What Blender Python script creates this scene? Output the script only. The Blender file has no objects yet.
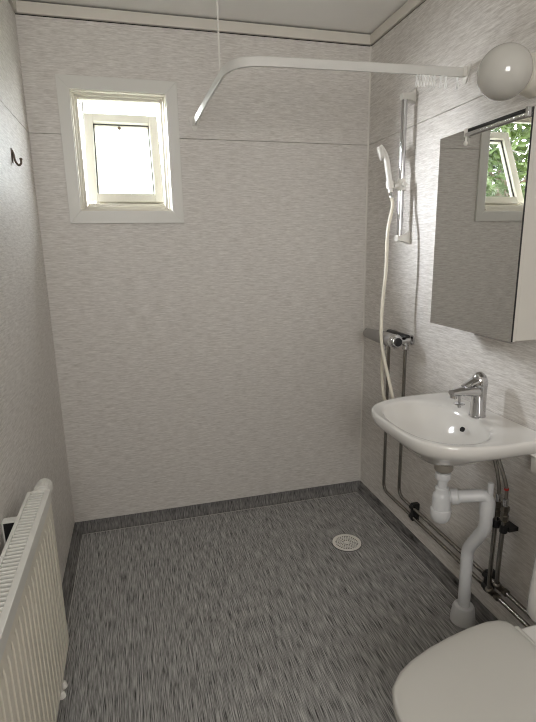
import bpy, bmesh, math, random
from mathutils import Vector, Matrix
random.seed(7)
C = bpy.context.scene.collection
SC = bpy.context.scene
PI = math.pi

# ------------------------------------------------------------------ camera
W = 1.517          # room width
CEIL = 2.298
FRONT = -2.95      # wall behind the camera
cam_d = bpy.data.cameras.new('camera')
cam = bpy.data.objects.new('camera', cam_d)
C.objects.link(cam)
yaw, pitch, roll, fpx = 0.2597, -0.2268, -0.0187, 495.65
fwd = Vector((math.sin(yaw)*math.cos(pitch), math.cos(yaw)*math.cos(pitch), math.sin(pitch)))
rt = Vector((math.cos(yaw), -math.sin(yaw), 0))
up = rt.cross(fwd)
r2 = math.cos(roll)*rt + math.sin(roll)*up
u2 = -math.sin(roll)*rt + math.cos(roll)*up
M = Matrix((r2, u2, -fwd)).transposed().to_4x4()
M.translation = Vector((0.3652, -2.3586, 1.3476))
cam.matrix_world = M
cam_d.sensor_fit = 'HORIZONTAL'
cam_d.sensor_width = 36.0
cam_d.lens = 36.0*fpx/536.0
cam_d.clip_start = 0.02
SC.camera = cam

# ------------------------------------------------------------------ world, lights, exposure
SKY = 16.0
GLOW = 400.0
w = bpy.data.worlds.new('sky')
SC.world = w
w.use_nodes = True
nt = w.node_tree
bg = nt.nodes['Background']
sky = nt.nodes.new('ShaderNodeTexSky')
sky.sky_type = 'HOSEK_WILKIE'
sky.turbidity = 6.0
sky.ground_albedo = 0.4
sky.sun_direction = Vector((-0.5, -0.6, 0.62)).normalized()
hs = nt.nodes.new('ShaderNodeMixRGB')
hs.blend_type = 'MIX'
hs.inputs[0].default_value = 0.62
hs.inputs[2].default_value = (0.97, 0.985, 1.0, 1)
nt.links.new(sky.outputs[0], hs.inputs[1])
nt.links.new(hs.outputs[0], bg.inputs[0])
# bright lobe added to the sky left of the window, lighting the right wall
geo = nt.nodes.new('ShaderNodeNewGeometry')
dt = nt.nodes.new('ShaderNodeVectorMath'); dt.operation = 'DOT_PRODUCT'
sd = Vector((-0.90, 0.36, 0.27)).normalized()
dt.inputs[1].default_value = (-sd.x, -sd.y, -sd.z)
cl = nt.nodes.new('ShaderNodeMath'); cl.operation = 'MAXIMUM'; cl.inputs[1].default_value = 0.0
pw = nt.nodes.new('ShaderNodeMath'); pw.operation = 'POWER'; pw.inputs[1].default_value = 14.0
am = nt.nodes.new('ShaderNodeMath'); am.operation = 'MULTIPLY_ADD'
am.inputs[1].default_value = GLOW; am.inputs[2].default_value = SKY
nt.links.new(geo.outputs['Incoming'], dt.inputs[0])
nt.links.new(dt.outputs['Value'], cl.inputs[0]); nt.links.new(cl.outputs[0], pw.inputs[0])
nt.links.new(pw.outputs[0], am.inputs[0]); nt.links.new(am.outputs[0], bg.inputs[1])
w.cycles.sampling_method = 'MANUAL'; w.cycles.sample_map_resolution = 1024

def area(name, loc, target, sx, sy, power, col=(1, 1, 1), portal=False):
    L = bpy.data.lights.new(name, 'AREA')
    L.shape = 'RECTANGLE'; L.size = sx; L.size_y = sy
    L.energy = power; L.color = col
    o = bpy.data.objects.new(name, L)
    o.location = loc
    o.rotation_euler = (Vector(target)-Vector(loc)).to_track_quat('-Z', 'Y').to_euler()
    C.objects.link(o)
    if portal:
        L.cycles.is_portal = True
    return o
area('window_sky_portal', (0.365, 0.068, 1.75), (0.365, -1, 1.75), 0.39, 0.49, 1, portal=True)
area('hallway_fill_lamp', (0.30, -3.3, 1.70), (1.1, -0.6, 1.5), 0.8, 0.7, 25.0, (1.0, 0.975, 0.94))  # added fill lamp in the unseen hallway, brightening the room from behind

SC.view_settings.view_transform = 'Standard'
SC.view_settings.look = 'None'
SC.view_settings.gamma = 1.0
SC.view_settings.use_curve_mapping = False
SC.view_settings.exposure = 0.12
SC.cycles.use_denoising = True
SC.cycles.filter_width = 1.1
SC.cycles.max_bounces = 12
SC.cycles.diffuse_bounces = 8
SC.cycles.transparent_max_bounces = 16
SC.cycles.sample_clamp_indirect = 8.0

# ------------------------------------------------------------------ materials
def srgb(r, g, b):
    f = lambda c: ((c/255)/12.92 if c/255 <= 0.04045 else (((c/255)+0.055)/1.055)**2.4)
    return (f(r), f(g), f(b), 1)

def mat(name, col, rough=0.5, metal=0.0, bump=None, var=0.0, var_scale=30.0, coat=0.0, spec=0.5):
    """procedural material: a principled shader with a faint noise in colour and, if asked, a noise bump"""
    m = bpy.data.materials.new(name)
    m.use_nodes = True
    n = m.node_tree.nodes; l = m.node_tree.links
    b = n['Principled BSDF']
    b.inputs['Base Color'].default_value = col
    b.inputs['Roughness'].default_value = rough
    b.inputs['Metallic'].default_value = metal
    b.inputs['Coat Weight'].default_value = coat
    b.inputs['Specular IOR Level'].default_value = spec
    tc = n.new('ShaderNodeTexCoord')
    if var > 0:
        nz = n.new('ShaderNodeTexNoise'); nz.inputs['Scale'].default_value = var_scale
        nz.inputs['Detail'].default_value = 4
        l.new(tc.outputs['Object'], nz.inputs['Vector'])
        mr = n.new('ShaderNodeMapRange')
        mr.inputs['To Min'].default_value = 1-var; mr.inputs['To Max'].default_value = 1+var
        l.new(nz.outputs['Fac'], mr.inputs['Value'])
        mx = n.new('ShaderNodeVectorMath'); mx.operation = 'SCALE'
        mx.inputs[0].default_value = col[:3]
        l.new(mr.outputs['Result'], mx.inputs['Scale'])
        l.new(mx.outputs['Vector'], b.inputs['Base Color'])
    if bump:
        nb = n.new('ShaderNodeTexNoise'); nb.inputs['Scale'].default_value = bump[0]
        l.new(tc.outputs['Object'], nb.inputs['Vector'])
        bp = n.new('ShaderNodeBump'); bp.inputs['Strength'].default_value = bump[1]
        bp.inputs['Distance'].default_value = 0.002
        l.new(nb.outputs['Fac'], bp.inputs['Height'])
        l.new(bp.outputs['Normal'], b.inputs['Normal'])
    return m

def streak_mat(name, c0, c1, scale1, scale2, rough, lo, hi, bump, spec=0.5, w2=0.5):
    """two stretched noises mixed: woven wall panel or streaked vinyl"""
    m = bpy.data.materials.new(name)
    m.use_nodes = True
    n = m.node_tree.nodes; l = m.node_tree.links
    b = n['Principled BSDF']
    tc = n.new('ShaderNodeTexCoord')
    fac = []
    for s, det in ((scale1, 3.0), (scale2, 2.0)):
        mp = n.new('ShaderNodeMapping'); mp.inputs['Scale'].default_value = s
        l.new(tc.outputs['Object'], mp.inputs['Vector'])
        nz = n.new('ShaderNodeTexNoise'); nz.inputs['Scale'].default_value = 1.0
        nz.inputs['Detail'].default_value = det; nz.inputs['Roughness'].default_value = 0.6
        l.new(mp.outputs['Vector'], nz.inputs['Vector'])
        fac.append(nz.outputs['Fac'])
    mx = n.new('ShaderNodeMix'); mx.data_type = 'FLOAT'
    mx.inputs[0].default_value = w2
    l.new(fac[0], mx.inputs[2]); l.new(fac[1], mx.inputs[3])
    rp = n.new('ShaderNodeValToRGB')
    rp.color_ramp.elements[0].position = lo; rp.color_ramp.elements[0].color = c0
    rp.color_ramp.elements[1].position = hi; rp.color_ramp.elements[1].color = c1
    l.new(mx.outputs[0], rp.inputs['Fac'])
    l.new(rp.outputs['Color'], b.inputs['Base Color'])
    b.inputs['Roughness'].default_value = rough
    b.inputs['Specular IOR Level'].default_value = spec
    bp = n.new('ShaderNodeBump'); bp.inputs['Strength'].default_value = bump
    bp.inputs['Distance'].default_value = 0.001
    l.new(mx.outputs[0], bp.inputs['Height'])
    l.new(bp.outputs['Normal'], b.inputs['Normal'])
    return m

WALL = streak_mat('woven_grey_wall_panel', srgb(187, 182, 176), srgb(228, 225, 221),
                  (42, 42, 420), (16, 16, 170), 0.5, 0.35, 0.65, 0.14, spec=0.5)
FLOOR = streak_mat('streaked_charcoal_vinyl', srgb(30, 29, 29), srgb(232, 231, 229),
                   (540, 15, 40), (260, 6, 18), 0.55, 0.36, 0.74, 0.35, spec=0.22, w2=0.26)
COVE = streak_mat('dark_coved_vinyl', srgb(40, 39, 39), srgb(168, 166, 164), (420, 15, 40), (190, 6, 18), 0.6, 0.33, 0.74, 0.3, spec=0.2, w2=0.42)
FINSHADE = mat('shade_dark_convector', srgb(52, 51, 49), 0.7, 0.0, var=0.1)  # dark colour paints the shade between the radiator fins
CEILM = mat("ceiling_paint", srgb(240, 239, 236), 0.7, var=0.03, var_scale=6)
TRIM = mat('painted_trim', srgb(214, 210, 201), 0.45, var=0.03, var_scale=9)
GAPSHADE = mat('painted_gap_shade', srgb(40, 36, 33), 0.9, var=0.1)  # near-black colour standing in for shade in the trim gaps
CASING = mat('white_window_casing', srgb(216, 215, 210), 0.4, var=0.02, var_scale=12)
FRAME = mat("cream_window_paint", srgb(208, 204, 192), 0.5, var=0.03, var_scale=14)
SEAL = mat('white_silicone', srgb(215, 212, 206), 0.4, var=0.04, var_scale=40)
PORC = mat('white_porcelain', srgb(218, 216, 212), 0.12, var=0.01, coat=0.4)
SEATM = mat('toilet_seat_plastic', srgb(190, 188, 182), 0.28, var=0.015, var_scale=20)
PLAST = mat('white_plastic', srgb(222, 220, 214), 0.35, var=0.02)
PIPEW = mat('white_drain_plastic', srgb(208, 209, 210), 0.32, var=0.02)
HOSEM = mat('cream_hose', srgb(226, 221, 205), 0.35, var=0.03, var_scale=60)
CHROME = mat('chrome', srgb(205, 205, 206), 0.09, 1.0, var=0.03, var_scale=40)
PIPEC = mat('chromed_pipe', srgb(150, 147, 142), 0.16, 1.0, var=0.12, var_scale=25)
BRASSC = mat('worn_fitting', srgb(122, 117, 108), 0.28, 1.0, var=0.15, var_scale=60)
BRAID = mat('braided_steel_hose', srgb(120, 116, 110), 0.4, 0.8, bump=(900, 0.6), var=0.2, var_scale=500)
BLACK = mat('black_plastic', srgb(26, 26, 27), 0.4, var=0.1)
GREYP = mat('grey_mixer_plastic', srgb(146, 143, 140), 0.45, var=0.03)
ALU = mat('white_aluminium_rail', srgb(210, 209, 205), 0.45, 0.0, var=0.02)
RED = mat('red_mark', srgb(170, 30, 28), 0.4, var=0.05)
RADI = mat('radiator_enamel', srgb(226, 221, 207), 0.35, var=0.015, var_scale=10)
RADW = mat('radiator_top_enamel', srgb(218, 217, 211), 0.33, var=0.015, var_scale=10)
OPAL = mat('opal_glass', srgb(190, 188, 182), 0.12, var=0.01, coat=0.5)
CERAM = mat('lamp_base_ceramic', srgb(205, 201, 190), 0.3, var=0.02)
CABW = mat('white_cabinet_board', srgb(196, 193, 186), 0.35, var=0.015, var_scale=8)
MIRROR = mat('mirror_glass', (0.64, 0.64, 0.62, 1), 0.004, 1.0)
HOOKM = mat('aged_hook_metal', srgb(92, 80, 70), 0.35, 0.9, var=0.15, var_scale=80)
DRAINM = mat('drain_plastic', srgb(236, 234, 228), 0.4, var=0.03)
LEAF = mat('leaf_green', srgb(66, 84, 30), 0.5, var=0.35, var_scale=9)
LEAF2 = mat('leaf_dark_green', srgb(44, 66, 42), 0.5, var=0.35, var_scale=7)
BARK = mat('bark', srgb(112, 96, 80), 0.8, bump=(40, 0.6), var=0.25, var_scale=18)
GRASS = mat("pale_gravel", srgb(120, 122, 110), 0.9, var=0.2, var_scale=5)
BLOCKER = mat('dark_light_blocker', srgb(58, 56, 52), 0.85, var=0.2, var_scale=14)  # dark colour for the unseen light blockers outside the window
HALLW = mat('hallway_paint', srgb(214, 208, 198), 0.7, var=0.02)
HALLF = mat('hallway_floor', srgb(150, 120, 90), 0.5, var=0.15, var_scale=6)
DARK = mat('dark_hole', srgb(18, 17, 16), 0.8, var=0.05)

def glass_mat(name, tint, gloss):
    m = bpy.data.materials.new(name); m.use_nodes = True
    n = m.node_tree.nodes; l = m.node_tree.links
    n.remove(n['Principled BSDF'])
    t = n.new('ShaderNodeBsdfTransparent'); t.inputs[0].default_value = tint
    g = n.new('ShaderNodeBsdfGlossy'); g.inputs['Roughness'].default_value = 0.01
    lw = n.new('ShaderNodeLayerWeight'); lw.inputs['Blend'].default_value = 0.5
    fr = n.new('ShaderNodeMath'); fr.operation = 'POWER'; fr.inputs[1].default_value = 5.0
    l.new(lw.outputs['Facing'], fr.inputs[0])
    sc = n.new('ShaderNodeMath'); sc.operation = 'MULTIPLY_ADD'; sc.inputs[1].default_value = 0.8; sc.inputs[2].default_value = 0.05
    mx = n.new('ShaderNodeMixShader')
    l.new(fr.outputs[0], sc.inputs[0]); l.new(sc.outputs[0], mx.inputs[0])
    l.new(t.outputs[0], mx.inputs[1]); l.new(g.outputs[0], mx.inputs[2])
    l.new(mx.outputs[0], n['Material Output'].inputs['Surface'])
    return m
GLASS = glass_mat('window_glass', (0.95, 0.98, 0.97, 1), 1.0)
CLEAR = bpy.data.materials.new('clear_plastic')
CLEAR.use_nodes = True
_n = CLEAR.node_tree.nodes; _l = CLEAR.node_tree.links
_b = _n['Principled BSDF']; _b.inputs['Base Color'].default_value = srgb(245, 245, 243); _b.inputs['Roughness'].default_value = 0.2
_t = _n.new('ShaderNodeBsdfTransparent'); _mx = _n.new('ShaderNodeMixShader'); _mx.inputs[0].default_value = 0.92
_l.new(_t.outputs[0], _mx.inputs[1]); _l.new(_b.outputs[0], _mx.inputs[2]); _l.new(_mx.outputs[0], _n['Material Output'].inputs['Surface'])

# ------------------------------------------------------------------ helpers
def box(bm, a, b):
    x0, y0, z0 = [min(p, q) for p, q in zip(a, b)]
    x1, y1, z1 = [max(p, q) for p, q in zip(a, b)]
    v = [bm.verts.new(p) for p in ((x0,y0,z0),(x1,y0,z0),(x1,y1,z0),(x0,y1,z0),(x0,y0,z1),(x1,y0,z1),(x1,y1,z1),(x0,y1,z1))]
    for f in ((3,2,1,0),(4,5,6,7),(0,1,5,4),(1,2,6,5),(2,3,7,6),(3,0,4,7)):
        bm.faces.new([v[i] for i in f])

def loft(bm, rings, cap0=True, cap1=True, closed=True):
    R = [[bm.verts.new(p) for p in r] for r in rings]
    n = len(R[0])
    for a, b in zip(R, R[1:]):
        for i in range(n if closed else n-1):
            j = (i+1) % n
            bm.faces.new((a[i], a[j], b[j], b[i]))
    if cap0: bm.faces.new(list(reversed(R[0])))
    if cap1: bm.faces.new(R[-1])
    return R

def frame_of(axis):
    a = Vector(axis).normalized()
    h = Vector((0, 0, 1)) if abs(a.z) < 0.9 else Vector((1, 0, 0))
    u = a.cross(h).normalized()
    return a, u, a.cross(u).normalized()

def lathe(bm, origin, axis, prof, seg=28):
    """prof: list of (distance along axis, radius)"""
    a, u, v = frame_of(axis)
    o = Vector(origin)
    rings = []
    for d, r in prof:
        rings.append([o+a*d+(u*math.cos(t)+v*math.sin(t))*max(r, 1e-4) for t in [2*PI*i/seg for i in range(seg)]])
    loft(bm, rings)

def fillet(pts, rad, n=8):
    """round the inner corners of a polyline"""
    pts = [Vector(p) for p in pts]
    out = [pts[0]]
    for i in range(1, len(pts)-1):
        p, a, b = pts[i], pts[i-1], pts[i+1]
        d = min(rad, (a-p).length*0.49, (b-p).length*0.49)
        s = p+(a-p).normalized()*d; e = p+(b-p).normalized()*d
        for k in range(n+1):
            t = k/n
            out.append((1-t)**2*s+2*t*(1-t)*p+t*t*e)
    out.append(pts[-1])
    return out

def catmull(pts, n=8):
    P = [Vector(p) for p in pts]
    P = [2*P[0]-P[1]]+P+[2*P[-1]-P[-2]]
    out = []
    for i in range(1, len(P)-2):
        for k in range(n):
            t = k/n
            p0, p1, p2, p3 = P[i-1:i+3]
            out.append(0.5*((2*p1)+(-p0+p2)*t+(2*p0-5*p1+4*p2-p3)*t*t+(-p0+3*p1-3*p2+p3)*t**3))
    out.append(P[-2])
    return out

def sweep(bm, path, shape, up0=None, cap=True, scales=None):
    """sweep a 2-D closed outline along a path"""
    path = [Vector(p) for p in path]
    T = []
    for i in range(len(path)):
        a = path[max(i-1, 0)]; b = path[min(i+1, len(path)-1)]
        T.append((b-a).normalized())
    if up0 is None:
        _, u, _ = frame_of(T[0])
    else:
        u = Vector(up0)
    rings = []
    for i, (p, t) in enumerate(zip(path, T)):
        u = (u-t*u.dot(t)).normalized()
        v = t.cross(u)
        s = scales[i] if scales else 1.0
        rings.append([p+(u*x+v*y)*s for x, y in shape])
    loft(bm, rings, cap, cap)

def circ(r, n=14):
    return [(r*math.cos(2*PI*i/n), r*math.sin(2*PI*i/n)) for i in range(n)]

def tube(bm, path, r, n=14, scales=None):
    sweep(bm, path, circ(r, n), scales=scales)

def obj(name, bm, m, parent=None, smooth=None, bevel=0.0, bseg=2):
    bmesh.ops.recalc_face_normals(bm, faces=bm.faces)
    me = bpy.data.meshes.new(name)
    bm.to_mesh(me); bm.free()
    me.materials.append(m)
    o = bpy.data.objects.new(name, me)
    C.objects.link(o)
    if parent is not None:
        o.parent = parent
        o.location = -parent.location        # geometry is written in room coordinates
        if parent.parent is not None:
            o.location = Vector((0, 0, 0))
    if smooth is not None:
        me.polygons.foreach_set('use_smooth', [True]*len(me.polygons))
        me.set_sharp_from_angle(angle=math.radians(smooth))
    if bevel > 0:
        md = o.modifiers.new('bevel', 'BEVEL')
        md.width = bevel; md.segments = bseg; md.limit_method = 'ANGLE'; md.angle_limit = math.radians(40)
        md.harden_normals = False
        me.polygons.foreach_set('use_smooth', [True]*len(me.polygons))
        me.set_sharp_from_angle(angle=math.radians(smooth if smooth else 35))
    return o

def N(): return bmesh.new()

def tag(o, label, cat, group=None):
    o['label'] = label; o['category'] = cat
    if group: o['group'] = group
    return o

def thing(name, label, cat, loc, group=None):
    o = bpy.data.objects.new(name, None)
    C.objects.link(o)
    o.empty_display_size = 0.05
    o.location = loc
    return tag(o, label, cat, group)

def struct(name, bm, m, parent=None, **k):
    o = obj(name, bm, m, parent, **k)
    if parent is None: o['kind'] = 'structure'
    return o

# ------------------------------------------------------------------ room shell
SEAM = 1.8173; PB = 0.048; PT = 2.2455
wx0, wx1, wz0, wz1 = 0.172, 0.558, 1.511, 1.990       # window opening

def panels(bm, f, s0, s1, holes=()):
    """f(s, d, z): s along the wall, d depth behind the panel face"""
    def slab(sa, sb, za, zb, d0, d1):
        p = f(sa, d0, za); q = f(sb, d1, zb); box(bm, p, q)
    rows = [(PB, SEAM-0.0013), (SEAM+0.0013, PT)]
    if holes:
        h0, h1, k0, k1 = holes
        for za, zb in rows:
            slab(s0, h0, za, zb, 0, 0.01); slab(h1, s1, za, zb, 0, 0.01)
        slab(h0, h1, PB, k0, 0, 0.01); slab(h0, h1, k1, PT, 0, 0.01)
        slab(s0-0.2, h0, -0.1, CEIL+0.1, 0.01, 0.058); slab(h1, s1+0.2, -0.1, CEIL+0.1, 0.01, 0.058)
        slab(h0, h1, -0.1, k0, 0.01, 0.12); slab(h0, h1, k1, CEIL+0.1, 0.01, 0.058)
    else:
        for za, zb in rows: slab(s0, s1, za, zb, 0, 0.01)
        slab(s0-0.1, s1+0.05, -0.1, CEIL+0.1, 0.01, 0.058)

bm = N(); panels(bm, lambda s, d, z: (s, d, z), 0.0, W, (wx0, wx1, wz0, wz1)); struct('wall_back', bm, WALL)
bm = N(); panels(bm, lambda s, d, z: (-d, s, z), FRONT, 0.0); struct('wall_left', bm, WALL)
bm = N(); panels(bm, lambda s, d, z: (W+d, s, z), FRONT, 0.0); struct('wall_right', bm, WALL)
DX0, DX1, DZ = 0.06, 1.0, 2.1
bm = N()
box(bm, (-0.1, FRONT-0.1, 0), (DX0, FRONT, CEIL)); box(bm, (DX1, FRONT-0.1, 0), (W+0.1, FRONT, CEIL)); box(bm, (DX0, FRONT-0.1, DZ), (DX1, FRONT, CEIL))
struct('wall_front', bm, WALL)
bm = N()
for a, b in (((DX0-0.06, FRONT-0.11, 0), (DX0+0.02, FRONT+0.012, DZ)), ((DX1-0.02, FRONT-0.11, 0), (DX1+0.06, FRONT+0.012, DZ)), ((DX0-0.06, FRONT-0.11, DZ-0.02), (DX1+0.06, FRONT+0.012, DZ+0.06))):
    box(bm, a, b)
struct('trim_5', bm, TRIM, bevel=0.002)
# hallway beyond the open doorway behind the camera
HY = -4.6
bm = N()
box(bm, (-0.6, HY-0.1, -0.1), (2.2, HY, 2.5)); box(bm, (-0.7, HY, -0.1), (-0.6, FRONT-0.1, 2.5)); box(bm, (2.2, HY, -0.1), (2.3, FRONT-0.1, 2.5))
box(bm, (-0.7, FRONT-0.1, -0.1), (-0.1, FRONT, 2.5)); box(bm, (W+0.1, FRONT-0.1, -0.1), (2.3, FRONT, 2.5)); box(bm, (-0.7, HY, 2.4), (2.3, FRONT, 2.5))
struct('wall_hallway', bm, HALLW)
bm = N(); box(bm, (-0.7, HY, -0.1), (2.3, FRONT-0.05, 0.0)); struct('floor_hallway', bm, HALLF)

bm = N(); box(bm, (-0.08, FRONT-0.05, -0.1), (W+0.08, 0.08, 0.0)); struct('floor', bm, FLOOR)
bm = N(); box(bm, (-0.08, FRONT-0.08, CEIL), (W+0.08, 0.08, CEIL+0.1)); struct('ceiling', bm, CEILM)

# coved vinyl skirting turned up under the panels
def cove(along, flip):
    prof = []
    r = 0.030
    for k in range(9):
        t = k/8*PI/2
        prof.append((r-r*math.sin(t)+0.0, r-r*math.cos(t)))
    prof = [(r+0.004, 0.0008)]+[(d+0.0015, h+0.0008) for d, h in prof]+[(0.0015, 0.052), (-0.006, 0.052), (-0.006, 0.0005)]
    return [[along(s, d, h) for d, h in prof] for s in flip]
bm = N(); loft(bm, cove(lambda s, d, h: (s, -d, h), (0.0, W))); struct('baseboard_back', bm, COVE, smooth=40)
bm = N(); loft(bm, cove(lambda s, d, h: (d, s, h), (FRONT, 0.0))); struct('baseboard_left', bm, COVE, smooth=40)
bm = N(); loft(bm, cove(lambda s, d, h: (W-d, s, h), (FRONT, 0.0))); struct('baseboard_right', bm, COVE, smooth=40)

WELD = mat('grey_weld_bead', srgb(190, 188, 184), 0.5, var=0.35, var_scale=60)
bm = N()
box(bm, (0.034, -0.0368, 0.0002), (W-0.034, -0.0340, 0.0014)); box(bm, (0.0340, FRONT, 0.0002), (0.0365, -0.0368, 0.0014)); box(bm, (W-0.0368, FRONT, 0.0002), (W-0.0340, -0.0368, 0.0014))
struct('trim_7', bm, WELD)
# ceiling trim boards with a shadow gap, and the sealed corner
TZ0, TZ1 = 2.2500, 2.2915
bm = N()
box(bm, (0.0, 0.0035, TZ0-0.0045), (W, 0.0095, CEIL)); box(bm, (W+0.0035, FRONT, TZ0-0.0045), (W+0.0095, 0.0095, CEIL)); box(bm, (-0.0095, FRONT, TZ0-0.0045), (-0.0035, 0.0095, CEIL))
struct('trim_gap_shade', bm, GAPSHADE)  # dark strips painting the shade above and below the trim boards
bm = N(); box(bm, (0.0, -0.011, TZ0), (W, 0.003, TZ1)); struct('trim_1', bm, TRIM, bevel=0.0015)
bm = N(); box(bm, (W-0.011, FRONT, TZ0), (W+0.003, -0.0115, TZ1)); struct('trim_2', bm, TRIM, bevel=0.0015)
bm = N(); box(bm, (-0.003, FRONT, TZ0), (0.011, -0.0115, TZ1)); struct('trim_3', bm, TRIM, bevel=0.0015)
bm = N(); loft(bm, [[(W-0.007, -0.0003, z), (W-0.004, -0.003, z), (W-0.0003, -0.006, z), (W+0.001, 0.001, z)] for z in (PB+0.004, PT)])
struct('trim_4', bm, SEAL)

bm = N(); box(bm, (-2.5, 0.057, 2.38), (4.0, 0.56, 2.5)); struct('sky_blocker', bm, BLOCKER)  # unseen slab added to keep overhead sky off the sash
bm = N()
box(bm, (-2.5, 0.0584, -1.0), (wx0-0.02, 0.064, 2.38)); box(bm, (wx1+0.02, 0.0584, -1.0), (4.0, 0.064, 2.38))
box(bm, (wx0-0.02, 0.0584, -1.0), (wx1+0.02, 0.064, wz0-0.02)); box(bm, (wx0-0.02, 0.0584, wz1+0.02), (wx1+0.02, 0.064, 2.38))
struct('wall_outside_bounce_blocker', bm, BLOCKER)  # unseen dark skin added to cut bounce light from the outer wall

# ------------------------------------------------------------------ window
win = bpy.data.objects.new('window_1', None); C.objects.link(win); win['kind'] = 'structure'
win['label'] = 'small white framed window standing open high in the back wall'
win.location = (0, 0, 0)
cx0, cx1, cz0, cz1 = 0.124, 0.608, 1.459, 2.040
bm = N()                                              # mitred casing boards
out = [(cx0, cz0), (cx1, cz0), (cx1, cz1), (cx0, cz1)]
inn = [(wx0, wz0), (wx1, wz0), (wx1, wz1), (wx0, wz1)]
for i in range(4):
    j = (i+1) % 4
    q = [out[i], out[j], inn[j], inn[i]]
    loft(bm, [[(x, y, z) for x, z in q] for y in (-0.0005, -0.014)])
obj('casing', bm, CASING, win, bevel=0.0012)
bm = N()                                              # reveal lining
t = 0.004; Y1 = 0.066
box(bm, (wx0-0.012, -0.006, wz0-0.012), (wx0+t, Y1, wz1+0.012)); box(bm, (wx1-t, -0.006, wz0-0.012), (wx1+0.012, Y1, wz1+0.012))
box(bm, (wx0+t, -0.006, wz1-t), (wx1-t, Y1, wz1+0.012)); box(bm, (wx0+t, -0.006, wz0-0.012), (wx1-t, Y1, wz0+t))
obj('reveal_lining', bm, FRAME, win)
bm = N()                                              # fixed frame with a rebate step
def ring(bm, x0, x1, z0, z1, ww, ya, yb, bottom=None):
    b = ww if bottom is None else bottom
    box(bm, (x0, ya, z0), (x0+ww, yb, z1)); box(bm, (x1-ww, ya, z0), (x1, yb, z1))
    box(bm, (x0+ww, ya, z1-ww), (x1-ww, yb, z1)); box(bm, (x0+ww, ya, z0), (x1-ww, yb, z0+b))
ring(bm, wx0, wx1, wz0, wz1, 0.013, 0.022, 0.034)
ring(bm, wx0, wx1, wz0, wz1, 0.024, 0.034, 0.066)
obj('window_frame', bm, FRAME, win, bevel=0.002)
# sash: pivots at the bottom and leans outward
sx0, sx1, SH = 0.196, 0.536, 0.452
piv = Vector((0, 0.112, 1.561)); tilt = math.atan2(0.185, 0.415)
def S(x, d, h):      # d outward, h up the sash
    return (x, piv.y+h*math.sin(tilt)+d*math.cos(tilt), piv.z+h*math.cos(tilt)-d*math.sin(tilt))
def sbox(bm, x0, x1, d0, d1, h0, h1):
    loft(bm, [[S(x0, d0, h), S(x1, d0, h), S(x1, d1, h), S(x0, d1, h)] for h in (h0, h1)])
bm = N()
st = 0.050
for d0, d1, wd in ((0.0, 0.022, 0.042), (0.022, 0.042, 0.050)):
    sbox(bm, sx0, sx0+wd, d0, d1, 0, SH); sbox(bm, sx1-wd, sx1, d0, d1, 0, SH)
    sbox(bm, sx0+wd, sx1-wd, d0, d1, 0, wd); sbox(bm, sx0+wd, sx1-wd, d0, d1, SH-wd, SH)
sash = obj('sash', bm, FRAME, win, bevel=0.002)
bm = N(); sbox(bm, sx0+st, sx1-st, 0.026, 0.031, st, SH-st); obj('glass_pane', bm, GLASS, sash)
bm = N()
for a, b, h0, h1 in ((sx0+0.040, sx0+0.046, 0.04, SH-0.04), (sx1-0.046, sx1-0.040, 0.04, SH-0.04)):
    sbox(bm, a, b, 0.018, 0.0225, h0, h1)
sbox(bm, sx0+0.046, sx1-0.046, 0.018, 0.0225, SH-0.046, SH-0.04)
obj('glazing_gasket', bm, BLACK, sash)
bm = N(); tube(bm, catmull([S(0.355, 0.02, SH-0.055), S(0.358, 0.012, SH-0.075), S(0.350, 0.01, SH-0.085), S(0.352, 0.012, SH-0.10), S(0.366, 0.014, SH-0.135), S(0.372, 0.014, SH-0.15)]), 0.0018, 6)
lathe(bm, S(0.356, 0.012, SH-0.066), (0, 1, 0), [(-0.002, 0.008), (0.002, 0.008)], 14)
obj('latch_cord', bm, HOOKM, sash, smooth=40)
bm = N()
tube(bm, [(0.205, 0.05, 1.955), (0.19, 0.15, 1.83), S(0.2, -0.004, 0.33)], 0.004, 8)
tube(bm, [(0.215, 0.05, 1.958), (0.205, 0.10, 1.80), (0.20, 0.105, 1.70)], 0.004, 8)
obj('stay_arm', bm, ALU, win, smooth=40)
bm = N(); box(bm, (0.196, 0.0665, 1.536), (0.536, 0.165, 1.548)); box(bm, (0.20, 0.014, 1.5155), (0.53, 0.0215, 1.524)); lathe(bm, (0.235, 0.09, 1.548), (0, 0, 1), [(0, 0.010), (0.012, 0.010)], 12)
obj('sill_board', bm, FRAME, win, bevel=0.001)

# ------------------------------------------------------------------ shower curtain rail
RZ, RY, RXL = 1.916, -0.732, 0.690
t = thing('shower_curtain_rail', 'white bent curtain rail running from the back wall round to the right wall', 'curtain rail', (RXL, -0.4, RZ))
bm = N()
path = [(RXL-0.012, -0.004, RZ-0.030), (RXL, -0.50, RZ-0.022), (RXL+0.01, RY, RZ-0.018), (W-0.004, RY, RZ-0.002)]
pp = fillet(path, 0.155, 14)
ish = [(-0.014, -0.004), (-0.014, 0.004), (-0.007, 0.006), (0.012, 0.006), (0.015, 0.002), (0.015, -0.002), (0.012, -0.006), (-0.007, -0.006)]
sweep(bm, pp, ish, up0=(0, 0, 1))
obj('rail', bm, ALU, t, smooth=30)
def plate(bm, c, ax):          # small triangular wall plate
    c = Vector(c); a = Vector(ax)
    s = Vector((0, 0, 1)).cross(a)
    pts = [(-0.022, 0.020), (0.022, 0.020), (0.026, 0.012), (0.006, -0.036), (-0.006, -0.036), (-0.026, 0.012)]
    loft(bm, [[c+s*x+Vector((0, 0, z))+a*d for x, z in pts] for d in (0.0005, 0.004)])
    loft(bm, [[c+s*x+Vector((0, 0, z))+a*d for x, z in ((-0.01, -0.016), (0.01, -0.016), (0.01, 0.016), (-0.01, 0.016))] for d in (0.003, 0.018)])
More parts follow.
